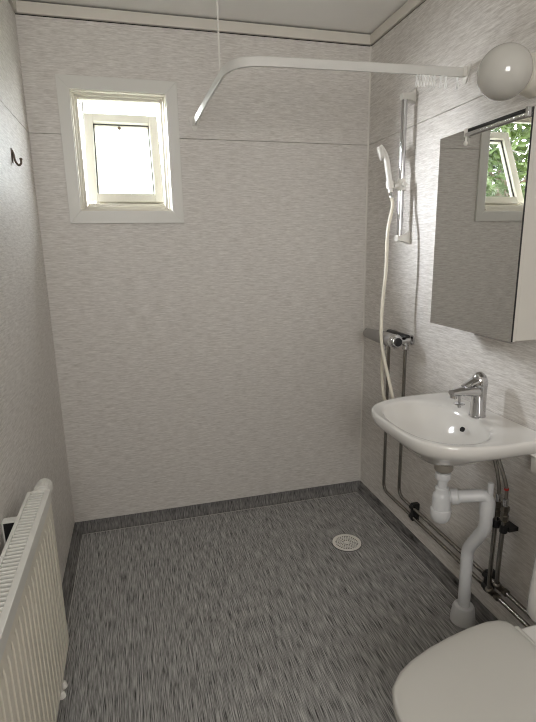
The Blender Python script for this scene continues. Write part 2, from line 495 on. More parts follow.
bm = N(); plate(bm, (RXL-0.012, 0, RZ-0.030), (0, -1, 0)); obj('wall_bracket', bm, PLAST, t, bevel=0.001)
bm = N(); plate(bm, (W, RY, RZ), (-1, 0, 0)); obj('wall_bracket', bm, PLAST, t, bevel=0.001)
bm = N(); tube(bm, [(RXL+0.004, -0.57, RZ-0.010), (RXL+0.004, -0.57, CEIL-0.002)], 0.003, 8)
lathe(bm, (RXL+0.004, -0.57, CEIL-0.006), (0, 0, 1), [(0, 0.006), (0.0055, 0.008)], 14)
lathe(bm, (RXL+0.004, -0.57, RZ-0.012), (0, 0, 1), [(0, 0.005), (0.01, 0.005), (0.013, 0.002)], 12)
obj('ceiling_wire', bm, PLAST, t, smooth=40)

gl_x = [1.329, 1.3395, 1.351, 1.3615, 1.372, 1.384, 1.3945, 1.420, 1.4395, 1.484]
gtxt = ['first clear curtain glider of the bunch, furthest from the wall end', 'second clear curtain glider counting from the middle of the rail', 'third clear curtain glider counting from the middle of the rail',
        'fourth clear curtain glider counting from the middle of the rail', 'fifth clear curtain glider counting from the middle of the rail', 'sixth clear curtain glider, last but one of the tight bunch',
        'seventh clear curtain glider, at the wall end of the tight bunch', 'clear curtain glider hanging alone just past the bunch', 'clear curtain glider second from the wall bracket', 'clear curtain glider nearest the wall bracket beside the globe lamp']
g0 = None
for x, lab in zip(gl_x, gtxt):
    if g0 is None:
        bm = N()
        box(bm, (x-0.0022, RY-0.0045, RZ-0.026), (x+0.0022, RY+0.0045, RZ-0.0185))
        box(bm, (x-0.0012, RY-0.003, RZ-0.036), (x+0.0012, RY+0.003, RZ-0.024))
        ringp = [(x, RY+0.0055*math.cos(a), RZ-0.045+0.010*math.sin(a)) for a in [2*PI*k/14 for k in range(15)]]
        tube(bm, ringp, 0.0019, 6)
        g0 = obj('curtain_glider', bm, CLEAR, smooth=40)
        g = g0
    else:
        g = g0.copy(); C.objects.link(g)
        g.location = (x-gl_x[0], 0, 0)
    tag(g, lab, 'curtain glider', 'curtain gliders on the shower rail')

# ------------------------------------------------------------------ shower slide rail, hand shower, hose
RX, RYS = W-0.042, -0.401
t = thing('shower_slide_bar', 'chrome vertical shower bar with white end brackets on the right wall', 'shower rail', (W, RYS, 1.36))
bm = N(); tube(bm, [(RX, RYS, 1.372), (RX, RYS, 1.925)], 0.0122, 20); obj('bar', bm, CHROME, t, smooth=40)
for zb, s in ((1.372, 1), (1.925, -1)):
    bm = N()
    sec = lambda x, hw, z0, z1: [(x, RYS-hw, z0), (x, RYS+hw, z0), (x, RYS+hw, z1), (x, RYS-hw, z1)]
    loft(bm, [sec(RX-0.016, 0.013, zb-0.012, zb+0.012), sec(RX+0.012, 0.014, zb-0.013, zb+0.013), sec(RX+0.024, 0.015, zb-0.016+0.0*s, zb+0.016), sec(W-0.0005, 0.019, zb-0.026, zb+0.030)])
    obj('end_bracket', bm, PLAST, t, smooth=30, bevel=0.003, bseg=3)
HZ = 1.588
bm = N()
lathe(bm, (RX, RYS, HZ-0.024), (0, 0, 1), [(0, 0.0155), (0.002, 0.018), (0.046, 0.018), (0.048, 0.0155)], 22)
tube(bm, catmull([(RX-0.012, RYS, HZ), (RX-0.026, RYS, HZ-0.004), (RX-0.034, RYS, HZ-0.003)]), 0.010, 12)
hb = Vector((RX-0.050, RYS+0.004, HZ-0.004)); hax = Vector((-0.02, 0.30, 1)).normalized()
lathe(bm, hb-hax*0.014, hax, [(0, 0.0145), (0.028, 0.0165)], 20)
lathe(bm, (RX, RYS-0.015, HZ), (0, -1, 0), [(0, 0.011), (0.016, 0.011), (0.018, 0.008)], 16)
obj('slider_holder', bm, PLAST, t, smooth=40)

t = thing('hand_shower', 'white hand shower resting in the holder of the chrome bar', 'shower head', hb)
hp = [hb-hax*0.03, hb, hb+hax*0.05, hb+hax*0.09, hb+hax*0.118+Vector((-0.002, 0, 0)), hb+hax*0.142+Vector((-0.008, 0.002, 0)), hb+hax*0.168+Vector((-0.020, 0.006, 0))]
hc = catmull(hp, 6)
sc = [0.82+0.14*min(1, i/8) for i in range(len(hc))]
bm = N(); tube(bm, hc, 0.0125, 18, scales=sc); obj('handle', bm, PLAST, t, smooth=50)
hd = Vector((-0.86, 0.38, -0.34)).normalized()
bm = N()
lathe(bm, hb+hax*0.146+Vector((-0.004, 0.004, 0)), hd, [(0, 0.010), (0.003, 0.019), (0.008, 0.026), (0.014, 0.029), (0.022, 0.029), (0.025, 0.026)], 30)
obj('spray_head', bm, PLAST, t, smooth=50)
bm = N(); lathe(bm, hb-hax*0.052, hax, [(0, 0.0085), (0.022, 0.0095), (0.024, 0.008)], 16); obj('hose_nut', bm, CHROME, t, smooth=40)

h0 = hb-hax*0.05
MXX = W-0.097
hosep = [h0, (h0.x+0.004, h0.y-0.004, 1.50), (1.402, -0.434, 1.40), (1.398, -0.438, 1.25), (1.392, -0.430, 1.12), (1.386, -0.435, 1.02), (1.385, -0.446, 0.93), (1.388, -0.482, 0.84), (1.392, -0.515, 0.77), (1.40, -0.535, 0.70), (1.412, -0.515, 0.655), (1.42, -0.46, 0.645), (1.424, -0.41, 0.675), (1.424, -0.388, 0.75), (1.422, -0.386, 0.83), (MXX, -0.400, 0.905)]
bm = N(); tube(bm, catmull(hosep, 8), 0.0072, 12)
tag(obj('shower_hose', bm, HOSEM, smooth=60), 'cream shower hose hanging from the hand shower and looping up to the mixer', 'shower hose')

# ------------------------------------------------------------------ thermostatic mixer
t = thing('shower_mixer', 'grey and chrome shower mixer on the right wall behind the washbasin', 'shower tap', (W, -0.4, 0.94))
bm = N()
MZ = 0.942
lathe(bm, (MXX, -0.222, MZ-0.002), (0, -1, 0.02), [(0, 0.010), (0.003, 0.016), (0.009, 0.0205), (0.02, 0.0225), (0.10, 0.0265), (0.16, 0.029), (0.262, 0.029), (0.266, 0.027)], 30)
obj('body', bm, GREYP, t, smooth=40)
bm = N(); lathe(bm, (MXX-0.008, -0.240, MZ+0.0165), (-0.3, 0, 1), [(0, 0.0055), (0.0025, 0.0055)], 14); obj('end_button', bm, BLACK, t, smooth=40)
bm = N(); lathe(bm, (MXX, -0.486, MZ+0.003), (0, -1, 0.02), [(0, 0.0285), (0.006, 0.0295), (0.026, 0.0285), (0.034, 0.024), (0.036, 0.019)], 30)
for k in range(10):
    a = 2*PI*k/10
    c = Vector((MXX+0.0285*math.cos(a), -0.500, MZ+0.003+0.0285*math.sin(a)))
    lathe(bm, c, (0, -1, 0), [(0, 0.003), (0.012, 0.003)], 8)
kn = obj('temperature_knob', bm, CHROME, t, smooth=40)
bm = N(); lathe(bm, (MXX, -0.5215, MZ+0.0037), (0, -1, 0.02), [(0, 0.018), (0.004, 0.018), (0.006, 0.015)], 24); obj('knob_cap', bm, BLACK, kn, smooth=40)
for yy in (-0.325, -0.470):
    bm = N()
    lathe(bm, (W-0.0005, yy, 0.940), (-1, 0, 0), [(0, 0.024), (0.006, 0.023), (0.010, 0.014), (0.036, 0.013), (0.038, 0.019), (0.056, 0.019), (0.058, 0.013), (0.085, 0.013)], 24)
    lathe(bm, (W-0.030, yy, 0.937), (0, 0, -1), [(0, 0.012), (0.016, 0.012), (0.018, 0.0145), (0.036, 0.0145), (0.038, 0.010)], 18)
    obj('inlet_fitting', bm, CHROME, t, smooth=35)
bm = N()
loft(bm, [[(W-0.044+dx, y, 0.962+dz) for dx, dz in ((-0.012, -0.006), (0.012, -0.006), (0.014, 0.002), (0.008, 0.009), (-0.008, 0.009), (-0.014, 0.002))] for y in (-0.345, -0.508)])
obj('back_bar', bm, BLACK, t, bevel=0.003, smooth=40)
bm = N(); lathe(bm, (MXX, -0.400, MZ-0.024), (0, 0, -1), [(0, 0.013), (0.010, 0.013), (0.012, 0.0105), (0.03, 0.0105)], 18); obj('hose_outlet', bm, CHROME, t, smooth=40)

# ------------------------------------------------------------------ supply pipes along the right wall
PX = W-0.030
ZU, ZL = 0.207, 0.163
def pipe(name, label, yy, z, tee_y):
    t = thing(name, label, 'water pipe', (PX, -0.6, z), 'water pipes on the right wall')
    bm = N()
    tube(bm, fillet([(PX, yy, 0.905), (PX, yy, z), (PX, -1.44, z), (W-0.001, -1.44, z)], 0.045, 10), 0.0075, 14)
    obj('supply_pipe', bm, PIPEC, t, smooth=40)
    bm = N()
    lathe(bm, (PX, tee_y+0.026, z), (0, -1, 0), [(0, 0.009), (0.002, 0.0125), (0.014, 0.0125), (0.016, 0.0105), (0.036, 0.0105), (0.038, 0.0125), (0.050, 0.0125), (0.052, 0.009)], 18)
    zt0 = z
    lathe(bm, (PX-0.004, tee_y, zt0), (-0.75, 0, 1), [(0, 0.0095), (0.016, 0.0095), (0.018, 0.0125), (0.032, 0.0125), (0.034, 0.008)], 16)
    obj('tee_fitting', bm, BRASSC, t, smooth=35)
    bm = N()
    tube(bm, catmull([(PX-0.020, tee_y, z+0.024), (PX-0.022, tee_y+0.001, z+0.06), (PX-0.018, tee_y+0.003, 0.40), (PX-0.014, tee_y+0.004, 0.475)]), 0.0075, 12)
    obj('branch_pipe', bm, PIPEC, t, smooth=40)
    bm = N()
    lathe(bm, (PX-0.014, tee_y+0.004, 0.462), (0, 0, 1), [(0, 0.010), (0.002, 0.0135), (0.020, 0.0135), (0.022, 0.011), (0.034, 0.011), (0.036, 0.0135), (0.052, 0.0135), (0.054, 0.009)], 6)
    obj('valve_nut', bm, BRASSC, t, smooth=20)
    return t
pipe('water_pipe', 'chrome water pipe with the far riser and the lower run along the floor edge', -0.325, ZL, -1.118)
pipe('water_pipe', 'chrome water pipe with the near riser and the upper run along the floor edge', -0.470, ZU, -1.152)
def hose(label, yy, mid, cat='flexible hose', red=False):
    t = thing('braided_hose', label, cat, (PX-0.014, yy, 0.51), 'braided hoses under the washbasin')
    p = catmull([(PX-0.014, yy, 0.512), (PX-0.014, yy+0.001, 0.56)]+mid)
    bm = N(); tube(bm, p, 0.0058, 12); obj('hose', bm, BRAID, t, smooth=50)
    bm = N(); lathe(bm, (PX-0.014, yy, 0.510), (0, 0, 1), [(0, 0.0085), (0.030, 0.0085), (0.032, 0.006)], 14); obj('ferrule', bm, CHROME, t, smooth=40)
    if red:
        i = int(len(p)*0.34); a, b = p[i], p[i+2]
        bm = N(); tube(bm, [a, b], 0.0075, 12); obj('red_band', bm, RED, t, smooth=40)
hose('plain braided hose rising straight under the washbasin', -1.114, [(PX-0.018, -1.108, 0.60), (PX-0.022, -1.092, 0.65), (PX-0.03, -1.07, 0.715)])
hose('braided hose with a red band curving up under the washbasin', -1.148, [(PX-0.016, -1.143, 0.59), (PX-0.020, -1.120, 0.64), (PX-0.03, -1.085, 0.715)], red=True)
def clip(label, y, za, zb, zs):
    bm = N()
    box(bm, (W-0.0005, y-0.010, za), (PX-0.004, y+0.010, zb))
    for z in zs:
        lathe(bm, (PX, y+0.011, z), (0, -1, 0), [(0, 0.0125), (0.022, 0.0125)], 16)
    tag(obj('pipe_clip', bm, BLACK, bevel=0.001, smooth=40), label, 'pipe clip', 'black pipe clips on the right wall')
clip('black double pipe clip on the wall, near the foot of the shower risers', -0.590, ZL-0.018, ZU+0.018, (ZL, ZU))
clip('black double pipe clip low on the wall behind the white waste pipe', -1.078, ZL-0.018, ZU+0.018, (ZL, ZU))
bm = N()
box(bm, (W-0.0005, -1.166, 0.428), (PX-0.006, -1.100, 0.442))
for y in (-1.115, -1.149):
    lathe(bm, (PX-0.014, y, 0.422), (0, 0, 1), [(0, 0.0125), (0.026, 0.0125)], 16)
tag(obj('pipe_clip', bm, BLACK, bevel=0.001, smooth=40), 'black pipe clip holding the two upright pipes under the washbasin', 'pipe clip', 'black pipe clips on the right wall')

# ------------------------------------------------------------------ washbasin
BY, BZ, BW = -1.008, 0.786, 0.258          # centre, rim height, half width
UC = 0.19
def in_outer(u, v):
    v = abs(v)
    if v >= BW or u < 0: return False
    if u < 0.03 and v > BW-0.03 and ((0.03-u)**2+(v-BW+0.03)**2) > 0.03**2: return False
    return u < 0.150+0.246*(1-(v/BW)**4.0)**(1/2.05)
def in_inner(u, v):
    du = u-0.235
    return (abs(v)/0.205)**2.5+(abs(du)/(0.138 if du > 0 else 0.142))**(2.2 if du > 0 else 2.0) < 1
def radial(fn, c, th):
    lo, hi = 0.0, 0.6
    for _ in range(34):
        m = (lo+hi)/2
        if fn(c+m*math.cos(th), m*math.sin(th)): lo = m
        else: hi = m
    return lo
NT = 96
TH = [2*PI*k/NT for k in range(NT)]
RO = [radial(in_outer, UC, a) for a in TH]
def P(u, v, z): return Vector((W-u, BY+v, z))
def oring(z, s, cu=UC, back=None, inset=0.0):
    r = []
    for a, ro in zip(TH, RO):
        ro2 = ro-inset
        u = cu+(ro2*math.cos(a))*s+(UC-cu)*s; v = ro2*math.sin(a)*s
        if back is not None: u = max(u, back)
        r.append(P(max(u, 0.001), v, z))
    return r
RI = [radial(in_inner, 0.235, a) for a in TH]
def iring(z, s, du=0.0):
    return [P(0.235+du+ri*math.cos(a)*s, ri*math.sin(a)*s, z) for a, ri in zip(TH, RI)]
def mixring(z, f):        # between the rim outline and the bowl outline
    A = oring(z, 1.0, inset=0.010); B = iring(z, 1.0)
    return [a.lerp(b, f) for a, b in zip(A, B)]
bm = N()
rings = [oring(0.652, 0.10, 0.22), oring(0.652, 0.20, 0.22), oring(0.657, 0.34, 0.22), oring(0.672, 0.49, 0.21), oring(0.693, 0.63, 0.20), oring(0.715, 0.775, 0.19),
         oring(0.733, 0.89, 0.19), oring(0.748, 0.965, 0.19), oring(0.768, 0.997, 0.19), oring(0.779, 1.0), oring(0.7835, 1.0, inset=0.0015), oring(BZ, 1.0, inset=0.005),
         mixring(BZ, 0.0), mixring(BZ-0.0015, 0.25), mixring(BZ-0.0025, 0.6), mixring(BZ-0.004, 0.88),
         iring(BZ-0.009, 0.985), iring(BZ-0.022, 0.95), iring(BZ-0.045, 0.88), iring(BZ-0.070, 0.77), iring(BZ-0.092, 0.61, -0.004), iring(BZ-0.104, 0.42, -0.008), iring(BZ-0.109, 0.24, -0.010), iring(BZ-0.111, 0.11, -0.012)]
loft(bm, rings)
wb = thing('washbasin', 'white porcelain washbasin on the right wall below the mirror cabinet', 'washbasin', (W, BY, BZ))
obj('basin', bm, PORC, wb, smooth=50)
bm = N(); lathe(bm, P(0.130, -0.010, 0.742), (-0.86, 0, 0.5), [(-0.004, 0.0085), (0.0015, 0.0085)], 20); obj('overflow_hole', bm, DARK, wb, smooth=40)
bm = N(); lathe(bm, P(0.223, 0, 0.6735), (0, 0, 1), [(0, 0.028), (0.004, 0.027), (0.005, 0.020)], 24); obj('drain_ring', bm, CHROME, wb, smooth=40)
FIT = mat('grey_drain_fitting', srgb(158, 152, 142), 0.4, 0.3, var=0.05)
bm = N(); lathe(bm, P(0.20, -0.022, 0.638), (0, 0, 1), [(0, 0.0325), (0.006, 0.0325)], 24); obj('rubber_gasket', bm, BLACK, wb, smooth=40)
bm = N(); lathe(bm, P(0.20, -0.022, 0.606), (0, 0, 1), [(0, 0.021), (0.004, 0.027), (0.010, 0.031), (0.032, 0.031), (0.054, 0.027)], 24); obj('drain_fitting', bm, FIT, wb, smooth=40)
for s in (-1, 1):
    bm = N()
    yy = BY+s*0.215
    q = [(0.001, 0.765), (0.06, 0.755), (0.06, 0.735), (0.028, 0.715), (0.022, 0.665), (0.001, 0.660)]
    loft(bm, [[(W-u, yy+d, z) for u, z in q] for d in (-0.012, 0.012)])
    obj('wall_bracket', bm, PLAST, wb, bevel=0.002)

# basin mixer tap
TX, TY = W-0.073, -1.016
t = thing('basin_tap', 'chrome single lever tap on the washbasin deck', 'tap', (TX, TY, 0.783))
bm = N(); lathe(bm, (TX, TY, 0.7815), (0, 0, 1), [(0, 0.0275), (0.004, 0.0275), (0.006, 0.0255), (0.05, 0.0245), (0.095, 0.0245), (0.108, 0.0245)], 32); obj('body', bm, CHROME, t, smooth=40)
bm = N()
rr = []
for k in range(13):
    f = k/12
    x = TX-0.010-f*0.096
    zc = 0.870+0.003*math.sin(f*PI)+0.002*f
    hw = 0.024-0.008*f; hh = 0.021-0.010*f
    rr.append([(x, TY+hw*math.cos(a), zc+hh*math.sin(a)) for a in [2*PI*i/20 for i in range(20)]])
loft(bm, rr)
sp = obj('spout', bm, CHROME, t, smooth=50)
bm = N(); lathe(bm, (TX-0.096, TY, 0.866), (-0.15, 0, -1), [(0, 0.011), (0.012, 0.0115), (0.014, 0.009)], 20); obj('aerator', bm, CHROME, sp, smooth=40)
bm = N()
prof = [(-0.0, 0.0255), (0.010, 0.0265), (0.022, 0.0255), (0.034, 0.0215), (0.043, 0.0150), (0.048, 0.008), (0.0495, 0.001)]
lathe(bm, (TX, TY, 0.886), (-0.10, 0, 1), prof, 32)
rr = []
for k in range(9):
    f = k/8
    x = TX+0.006-f*0.066
    zc = 0.913-0.024*f**1.2
    hw = 0.024-0.009*f; hh = 0.017-0.012*f
    rr.append([(x, TY+hw*math.cos(a), zc+hh*math.sin(a)) for a in [2*PI*i/16 for i in range(16)]])
loft(bm, rr)
obj('lever', bm, CHROME, t, smooth=50)
bm = N()
lathe(bm, (TX-0.074, TY, 0.860), (0, 0, -1), [(0, 0.0045), (0.022, 0.004), (0.024, 0.006), (0.040, 0.006), (0.042, 0.003)], 14)
lathe(bm, (TX-0.074, TY, 0.837), (0, 0, -1), [(0, 0.012), (0.002, 0.0175), (0.006, 0.0175), (0.008, 0.012)], 22)
obj('plug_rod', bm, CHROME, t, smooth=40)

# bottle trap and waste pipe
BX, BTY = W-0.20, BY-0.022
t = thing('bottle_trap', 'white plastic bottle trap hanging under the washbasin', 'trap', (BX, BTY, 0.40))
bm = N(); lathe(bm, (BX, BTY, 0.603), (0, 0, -1), [(0, 0.019), (0.030, 0.019), (0.032, 0.016), (0.085, 0.016)], 24); obj('tail_pipe', bm, PIPEW, t, smooth=40)
bm = N(); lathe(bm, (BX, BTY, 0.602), (0, 0, -1), [(0, 0.024), (0.003, 0.0255), (0.020, 0.0255), (0.023, 0.022)], 24); obj('upper_nut', bm, PIPEW, t, smooth=35)
bm = N()
lathe(bm, (BX, BTY, 0.549), (0, 0, -1), [(0, 0.019), (0.003, 0.0225), (0.018, 0.0225), (0.022, 0.024), (0.028, 0.028), (0.034, 0.0295), (0.078, 0.0305), (0.080, 0.0325)], 28)
obj('bottle', bm, PIPEW, t, smooth=35)
bm = N(); lathe(bm, (BX, BTY, 0.470), (0, 0, -1), [(0, 0.0335), (0.003, 0.0345), (0.024, 0.0335), (0.037, 0.030), (0.046, 0.023), (0.048, 0.016)], 28); obj('bottle_cap', bm, PIPEW, t, smooth=35)
SPX, SPY = W-0.078, -1.106            # top of the stand pipe
a0 = Vector((BX, BTY, 0.510)); a1 = Vector((SPX, SPY, 0.540))
d = (a1-a0).normalized()
bm = N(); lathe(bm, a0+d*0.026, d, [(0, 0.020), (0.004, 0.020), (0.006, 0.0265), (0.026, 0.0265), (0.030, 0.021)], 24); obj('outlet_nut', bm, PIPEW, t, smooth=35)

t = thing('waste_pipe', 'white plastic waste pipe bending down from the trap to the floor', 'drain pipe', (W-0.085, -1.03, 0.0))
bm = N()
LX = W-0.080
tube(bm, fillet([a0+d*0.05, a1+Vector((0, 0, -0.002)), (SPX, SPY, 0.415), (LX, -1.030, 0.290), (LX, -1.034, 0.05)], 0.026, 10), 0.0212, 24)
obj('stand_pipe', bm, PIPEW, t, smooth=50)
bm = N(); lathe(bm, (SPX, SPY, 0.512), (0, 0, -1), [(-0.012, 0.0218), (0, 0.0248), (0.044, 0.0248), (0.046, 0.0215)], 24); lathe(bm, (SPX+0.002, SPY-0.006, 0.543), (0, 0, 1), [(0, 0.010), (0.040, 0.010), (0.042, 0.008)], 16)
obj('elbow_socket', bm, PIPEW, t, smooth=40)
bm = N(); lathe(bm, (LX, -1.034, 0.0015), (0, 0, 1), [(0, 0.044), (0.012, 0.0435), (0.055, 0.038), (0.063, 0.034), (0.066, 0.026), (0.066, 0.0215)], 32); obj('floor_collar', bm, PIPEW, t, smooth=40)

# ------------------------------------------------------------------ mirror cabinet
MX, MY0, MY1, MZ0, MZ1 = 1.375, -1.216, -0.8165, 1.073, 1.682
t = thing('mirror_cabinet', 'white mirror fronted cabinet on the right wall above the washbasin', 'mirror cabinet', (W, -1.016, MZ0))
bm = N(); box(bm, (MX+0.016, MY0+0.002, MZ0+0.002), (W-0.0005, MY1-0.002, MZ1+0.004)); obj('carcass', bm, CABW, t, bevel=0.001)
bm = N(); box(bm, (MX+0.0045, MY0, MZ0), (MX+0.0145, MY1, MZ1)); dr = obj('door', bm, CABW, t, bevel=0.0008)
bm = N(); box(bm, (MX, MY0+0.001, MZ0+0.0005), (MX+0.0042, MY1-0.001, MZ1-0.0005)); obj('mirror', bm, MIRROR, dr)
bm = N(); box(bm, (MX+0.0002, MY0-0.0006, MZ0+0.001), (MX+0.0043, MY0+0.0009, MZ1-0.001)); obj('mirror_edge', bm, BLACK, dr)
bm = N(); box(bm, (MX-0.001, MY0+0.002, MZ0-0.0035), (MX+0.012, -1.06, MZ0-0.0004)); obj('bottom_strip', bm, CHROME, dr)
bm = N()
box(bm, (MX-0.007, MY0+0.012, MZ1-0.010), (MX-0.0005, -0.965, MZ1-0.001))
rl = obj('top_rail', bm, BLACK, t, bevel=0.001)
bm = N(); tube(bm, [(MX-0.006, MY0+0.010, MZ1-0.016), (MX-0.006, -0.962, MZ1-0.016)], 0.0055, 12); obj('chrome_rod', bm, CHROME, rl, smooth=40)
bm = N(); box(bm, (MX-0.012, MY0+0.002, MZ1-0.024), (MX-0.0003, MY0+0.012, MZ1)); obj('rail_clip', bm, CHROME, t, bevel=0.001)
bm = N()
box(bm, (MX-0.009, -0.968, MZ1-0.022), (MX-0.0003, -0.952, MZ1+0.001)); lathe(bm, (MX-0.0003, -0.957, MZ1-0.040), (-1, 0, 0), [(0, 0.007), (0.006, 0.007), (0.008, 0.005)], 14); box(bm, (MX-0.005, -0.960, MZ1-0.036), (MX-0.0003, -0.954, MZ1-0.02))
obj('rail_clip', bm, PLAST, t, bevel=0.001)

# ------------------------------------------------------------------ globe lamp
GC = Vector((1.405, -1.062, 1.807)); GR = 0.0715
t = thing('globe_lamp', 'round opal glass wall lamp above the mirror cabinet', 'wall lamp', (W, GC.y, GC.z))
bm = N(); lathe(bm, (W-0.0005, GC.y, GC.z), (-1, 0, 0), [(0, 0.056), (0.006, 0.058), (0.030, 0.053), (0.052, 0.049), (0.056, 0.042)], 40); obj('base', bm, CERAM, t, smooth=40)
bm = N()
pr = []
for k in range(25):
    a = -1.05+(PI/2+1.05)*k/24
    pr.append((GR*math.sin(a), GR*math.cos(a)))
lathe(bm, GC, (-1, 0, 0), pr, 48)
obj('globe', bm, OPAL, t, smooth=70)

# ------------------------------------------------------------------ radiator
FX, BXK, RY0, RY1, RZ0, RZ1 = 0.101, 0.042, -1.96, -0.990, 0.193, 0.706
t = thing('panel_radiator', 'white ribbed panel radiator with a top grille on the left wall', 'radiator', (0.07, -1.48, RZ0))
bm = N()                                   # ribbed front panel
prof = []
nr = 29
pitch_r = (RY1-RY0-0.04)/nr
for k in range(nr):
    y = RY0+0.02+k*pitch_r
    for f, dx in ((0.0, -0.009), (0.07, -0.009), (0.22, 0.0), (0.86, 0.0)):
        prof.append((FX+dx, y+f*pitch_r))
prof.append((FX-0.009, RY1-0.02))
full = [(FX-0.002, RY0)]+prof+[(FX-0.002, RY1)]
rows = [(RZ0, -0.004), (RZ0+0.022, 0.0), (RZ0+0.040, 1.0), (RZ1-0.075, 1.0), (RZ1-0.058, 0.0), (RZ1-0.032, 0.0)]
rings = []
for z, fl in rows:
    k = max(fl, 0)
    rings.append([((x if k else FX-0.002) + (fl if fl < 0 else 0), y, z) for x, y in full])
rings = [[(FX-0.012, y, z) for (x, y, z) in rings[0]]]+rings+[[(FX-0.012, y, z) for (x, y, z) in rings[-1]]]
loft(bm, rings, False, False, closed=False)
obj('front_panel', bm, RADI, t, smooth=25)
bm = N(); box(bm, (BXK+0.008, RY0+0.004, RZ0+0.01), (BXK+0.014, RY1-0.004, RZ1-0.03)); obj('back_panel', bm, RADI, t)
bm = N()
for k in range(60):
    y = RY0+0.02+k*(RY1-RY0-0.04)/59
    box(bm, (BXK+0.0145, y-0.0006, RZ0+0.05), (FX-0.014, y+0.0006, RZ1-0.050))
obj('convector_fins', bm, FINSHADE, t)
bm = N()                                   # top grille: two rails and many slats
box(bm, (BXK, RY0, RZ1-0.030), (BXK+0.009, RY1, RZ1)); box(bm, (FX-0.014, RY0, RZ1-0.032), (FX+0.0005, RY1, RZ1))
ns = 68
for k in range(ns+1):
    y = RY0+0.004+k*(RY1-RY0-0.008)/ns
    box(bm, (BXK+0.009, y-0.0021, RZ1-0.010), (FX-0.014, y+0.0021, RZ1-0.001))
obj('top_grille', bm, RADW, t, bevel=0.0012)
for y0, y1 in ((RY1-0.0005, RY1+0.004), (RY0-0.004, RY0+0.0005)):
    bm = N(); box(bm, (BXK, y0, RZ0+0.02), (FX-0.004, y1, RZ1)); obj('side_cover', bm, RADW, t, bevel=0.0015)
for yy in (-1.092, -1.85):
    bm = N()
    box(bm, (0.0004, yy-0.012, RZ1-0.13), (0.004, yy+0.012, RZ1-0.020)); box(bm, (0.0004, yy-0.012, RZ1-0.024), (BXK+0.012, yy+0.012, RZ1-0.019)); box(bm, (0.003, yy-0.003, RZ1-0.10), (BXK+0.010, yy+0.003, RZ1-0.022))
    b = obj('wall_bracket', bm, RADW, t, bevel=0.0015)
    bm = N(); box(bm, (0.004, yy-0.010, RZ1-0.125), (BXK-0.002, yy+0.010, RZ1-0.0245)); obj('bracket_pad', bm, BLACK, b)
bm = N()
lathe(bm, (0.071, RY1+0.003, 0.682), (0, 1, 0), [(0, 0.014), (0.012, 0.014), (0.014, 0.0205), (0.022, 0.0225), (0.028, 0.0215), (0.030, 0.0235), (0.078, 0.0225), (0.086, 0.020), (0.090, 0.013)], 30)
for k in range(16):
    a = 2*PI*k/16
    lathe(bm, (0.071+0.0222*math.cos(a), RY1+0.036, 0.682+0.0222*math.sin(a)), (0, 1, 0), [(0, 0.0018), (0.038, 0.0018)], 6)
obj('thermostat_head', bm, RADW, t, smooth=40)
for yy in (-1.118, -1.150):
    bm = N(); lathe(bm, (FX-0.008, yy, RZ0+0.001), (0.25, 0, -1), [(0, 0.007), (0.004, 0.0095), (0.018, 0.0095), (0.020, 0.007)], 14); obj('drain_plug', bm, PLAST, t, smooth=40)

# ------------------------------------------------------------------ coat hook
t = thing('coat_hook', 'small dark metal coat hook on the left wall', 'hook', (0, -0.40, 1.66))
bm = N(); box(bm, (0.0004, -0.409, 1.640), (0.003, -0.391, 1.688)); obj('back_plate', bm, HOOKM, t, bevel=0.001)
bm = N(); tube(bm, catmull([(0.002, -0.40, 1.682), (0.006, -0.40, 1.668), (0.008, -0.40, 1.650), (0.014, -0.40, 1.637), (0.020, -0.40, 1.634), (0.026, -0.40, 1.641), (0.027, -0.40, 1.652)]), 0.0035, 12, )
lathe(bm, (0.027, -0.40, 1.649), (0, 0, 1), [(0, 0.003), (0.003, 0.005), (0.007, 0.005), (0.009, 0.002)], 12)
obj('prong', bm, HOOKM, t, smooth=50)

# ------------------------------------------------------------------ toilet
TYC = -1.652
t = thing('toilet', 'white toilet with its lid closed in the right foreground', 'toilet', (1.2, TYC, 0))
def lid_hw(x):             # half width of seat and lid at x
    f = (x-0.815)/(1.215-0.815)
    if f <= 0: return 0
    pts = [(0, 0), (0.006, 0.026), (0.02, 0.050), (0.055, 0.080), (0.15, 0.113), (0.25, 0.134), (0.39, 0.154), (0.55, 0.170), (0.73, 0.183), (0.86, 0.187), (0.945, 0.183), (0.985, 0.174), (1.0, 0.160)]
    for (a, b), (c, e) in zip(pts, pts[1:]):
        if a <= f <= c: return b+(e-b)*(f-a)/(c-a)
    return 0.160
def lid_outline(off=0.0, xs=None):
    fr = [0, .006, .02, .055, .10, .15, .20, .25, .32, .39, .47, .55, .64, .73, .80, .86, .905, .945, .985, 1.0]
    L = [(0.815+f*0.400, lid_hw(0.815+f*0.400)) for f in fr]
    p = [(x, h) for x, h in L]+[(x, -h) for x, h in reversed(L[1:])]
    cx = 1.03
    r = []
    for x, y in p:
        v = Vector((x-cx, y)); ln = v.length
        v = v*((ln-off)/ln)
        r.append((cx+v.x, TYC+v.y))
    return r
def lring(z, off, dome=0.0):
    return [(x, y, z+dome) for x, y in lid_outline(off)]
bm = N(); loft(bm, [lring(0.404, 0.012), lring(0.4045, 0.004), lring(0.409, 0.0), lring(0.414, 0.0), lring(0.4185, 0.003), lring(0.421, 0.010), lring(0.4225, 0.035), lring(0.4235, 0.08), lring(0.424, 0.12)])
obj('lid', bm, SEATM, t, smooth=50)
bm = N(); loft(bm, [lring(0.383, 0.010), lring(0.384, 0.005), lring(0.390, 0.003), lring(0.398, 0.003), lring(0.4025, 0.006), lring(0.4035, 0.012)])
obj('seat', bm, SEATM, t, smooth=50)
def bring(z, s, cx, hwf, x0=0.835, x1=1.215):
    r = []
    for x, y in lid_outline(0.012):
        r.append((cx+(x-1.03)*s, TYC+(y-TYC)*hwf, z))
    return r
bm = N()
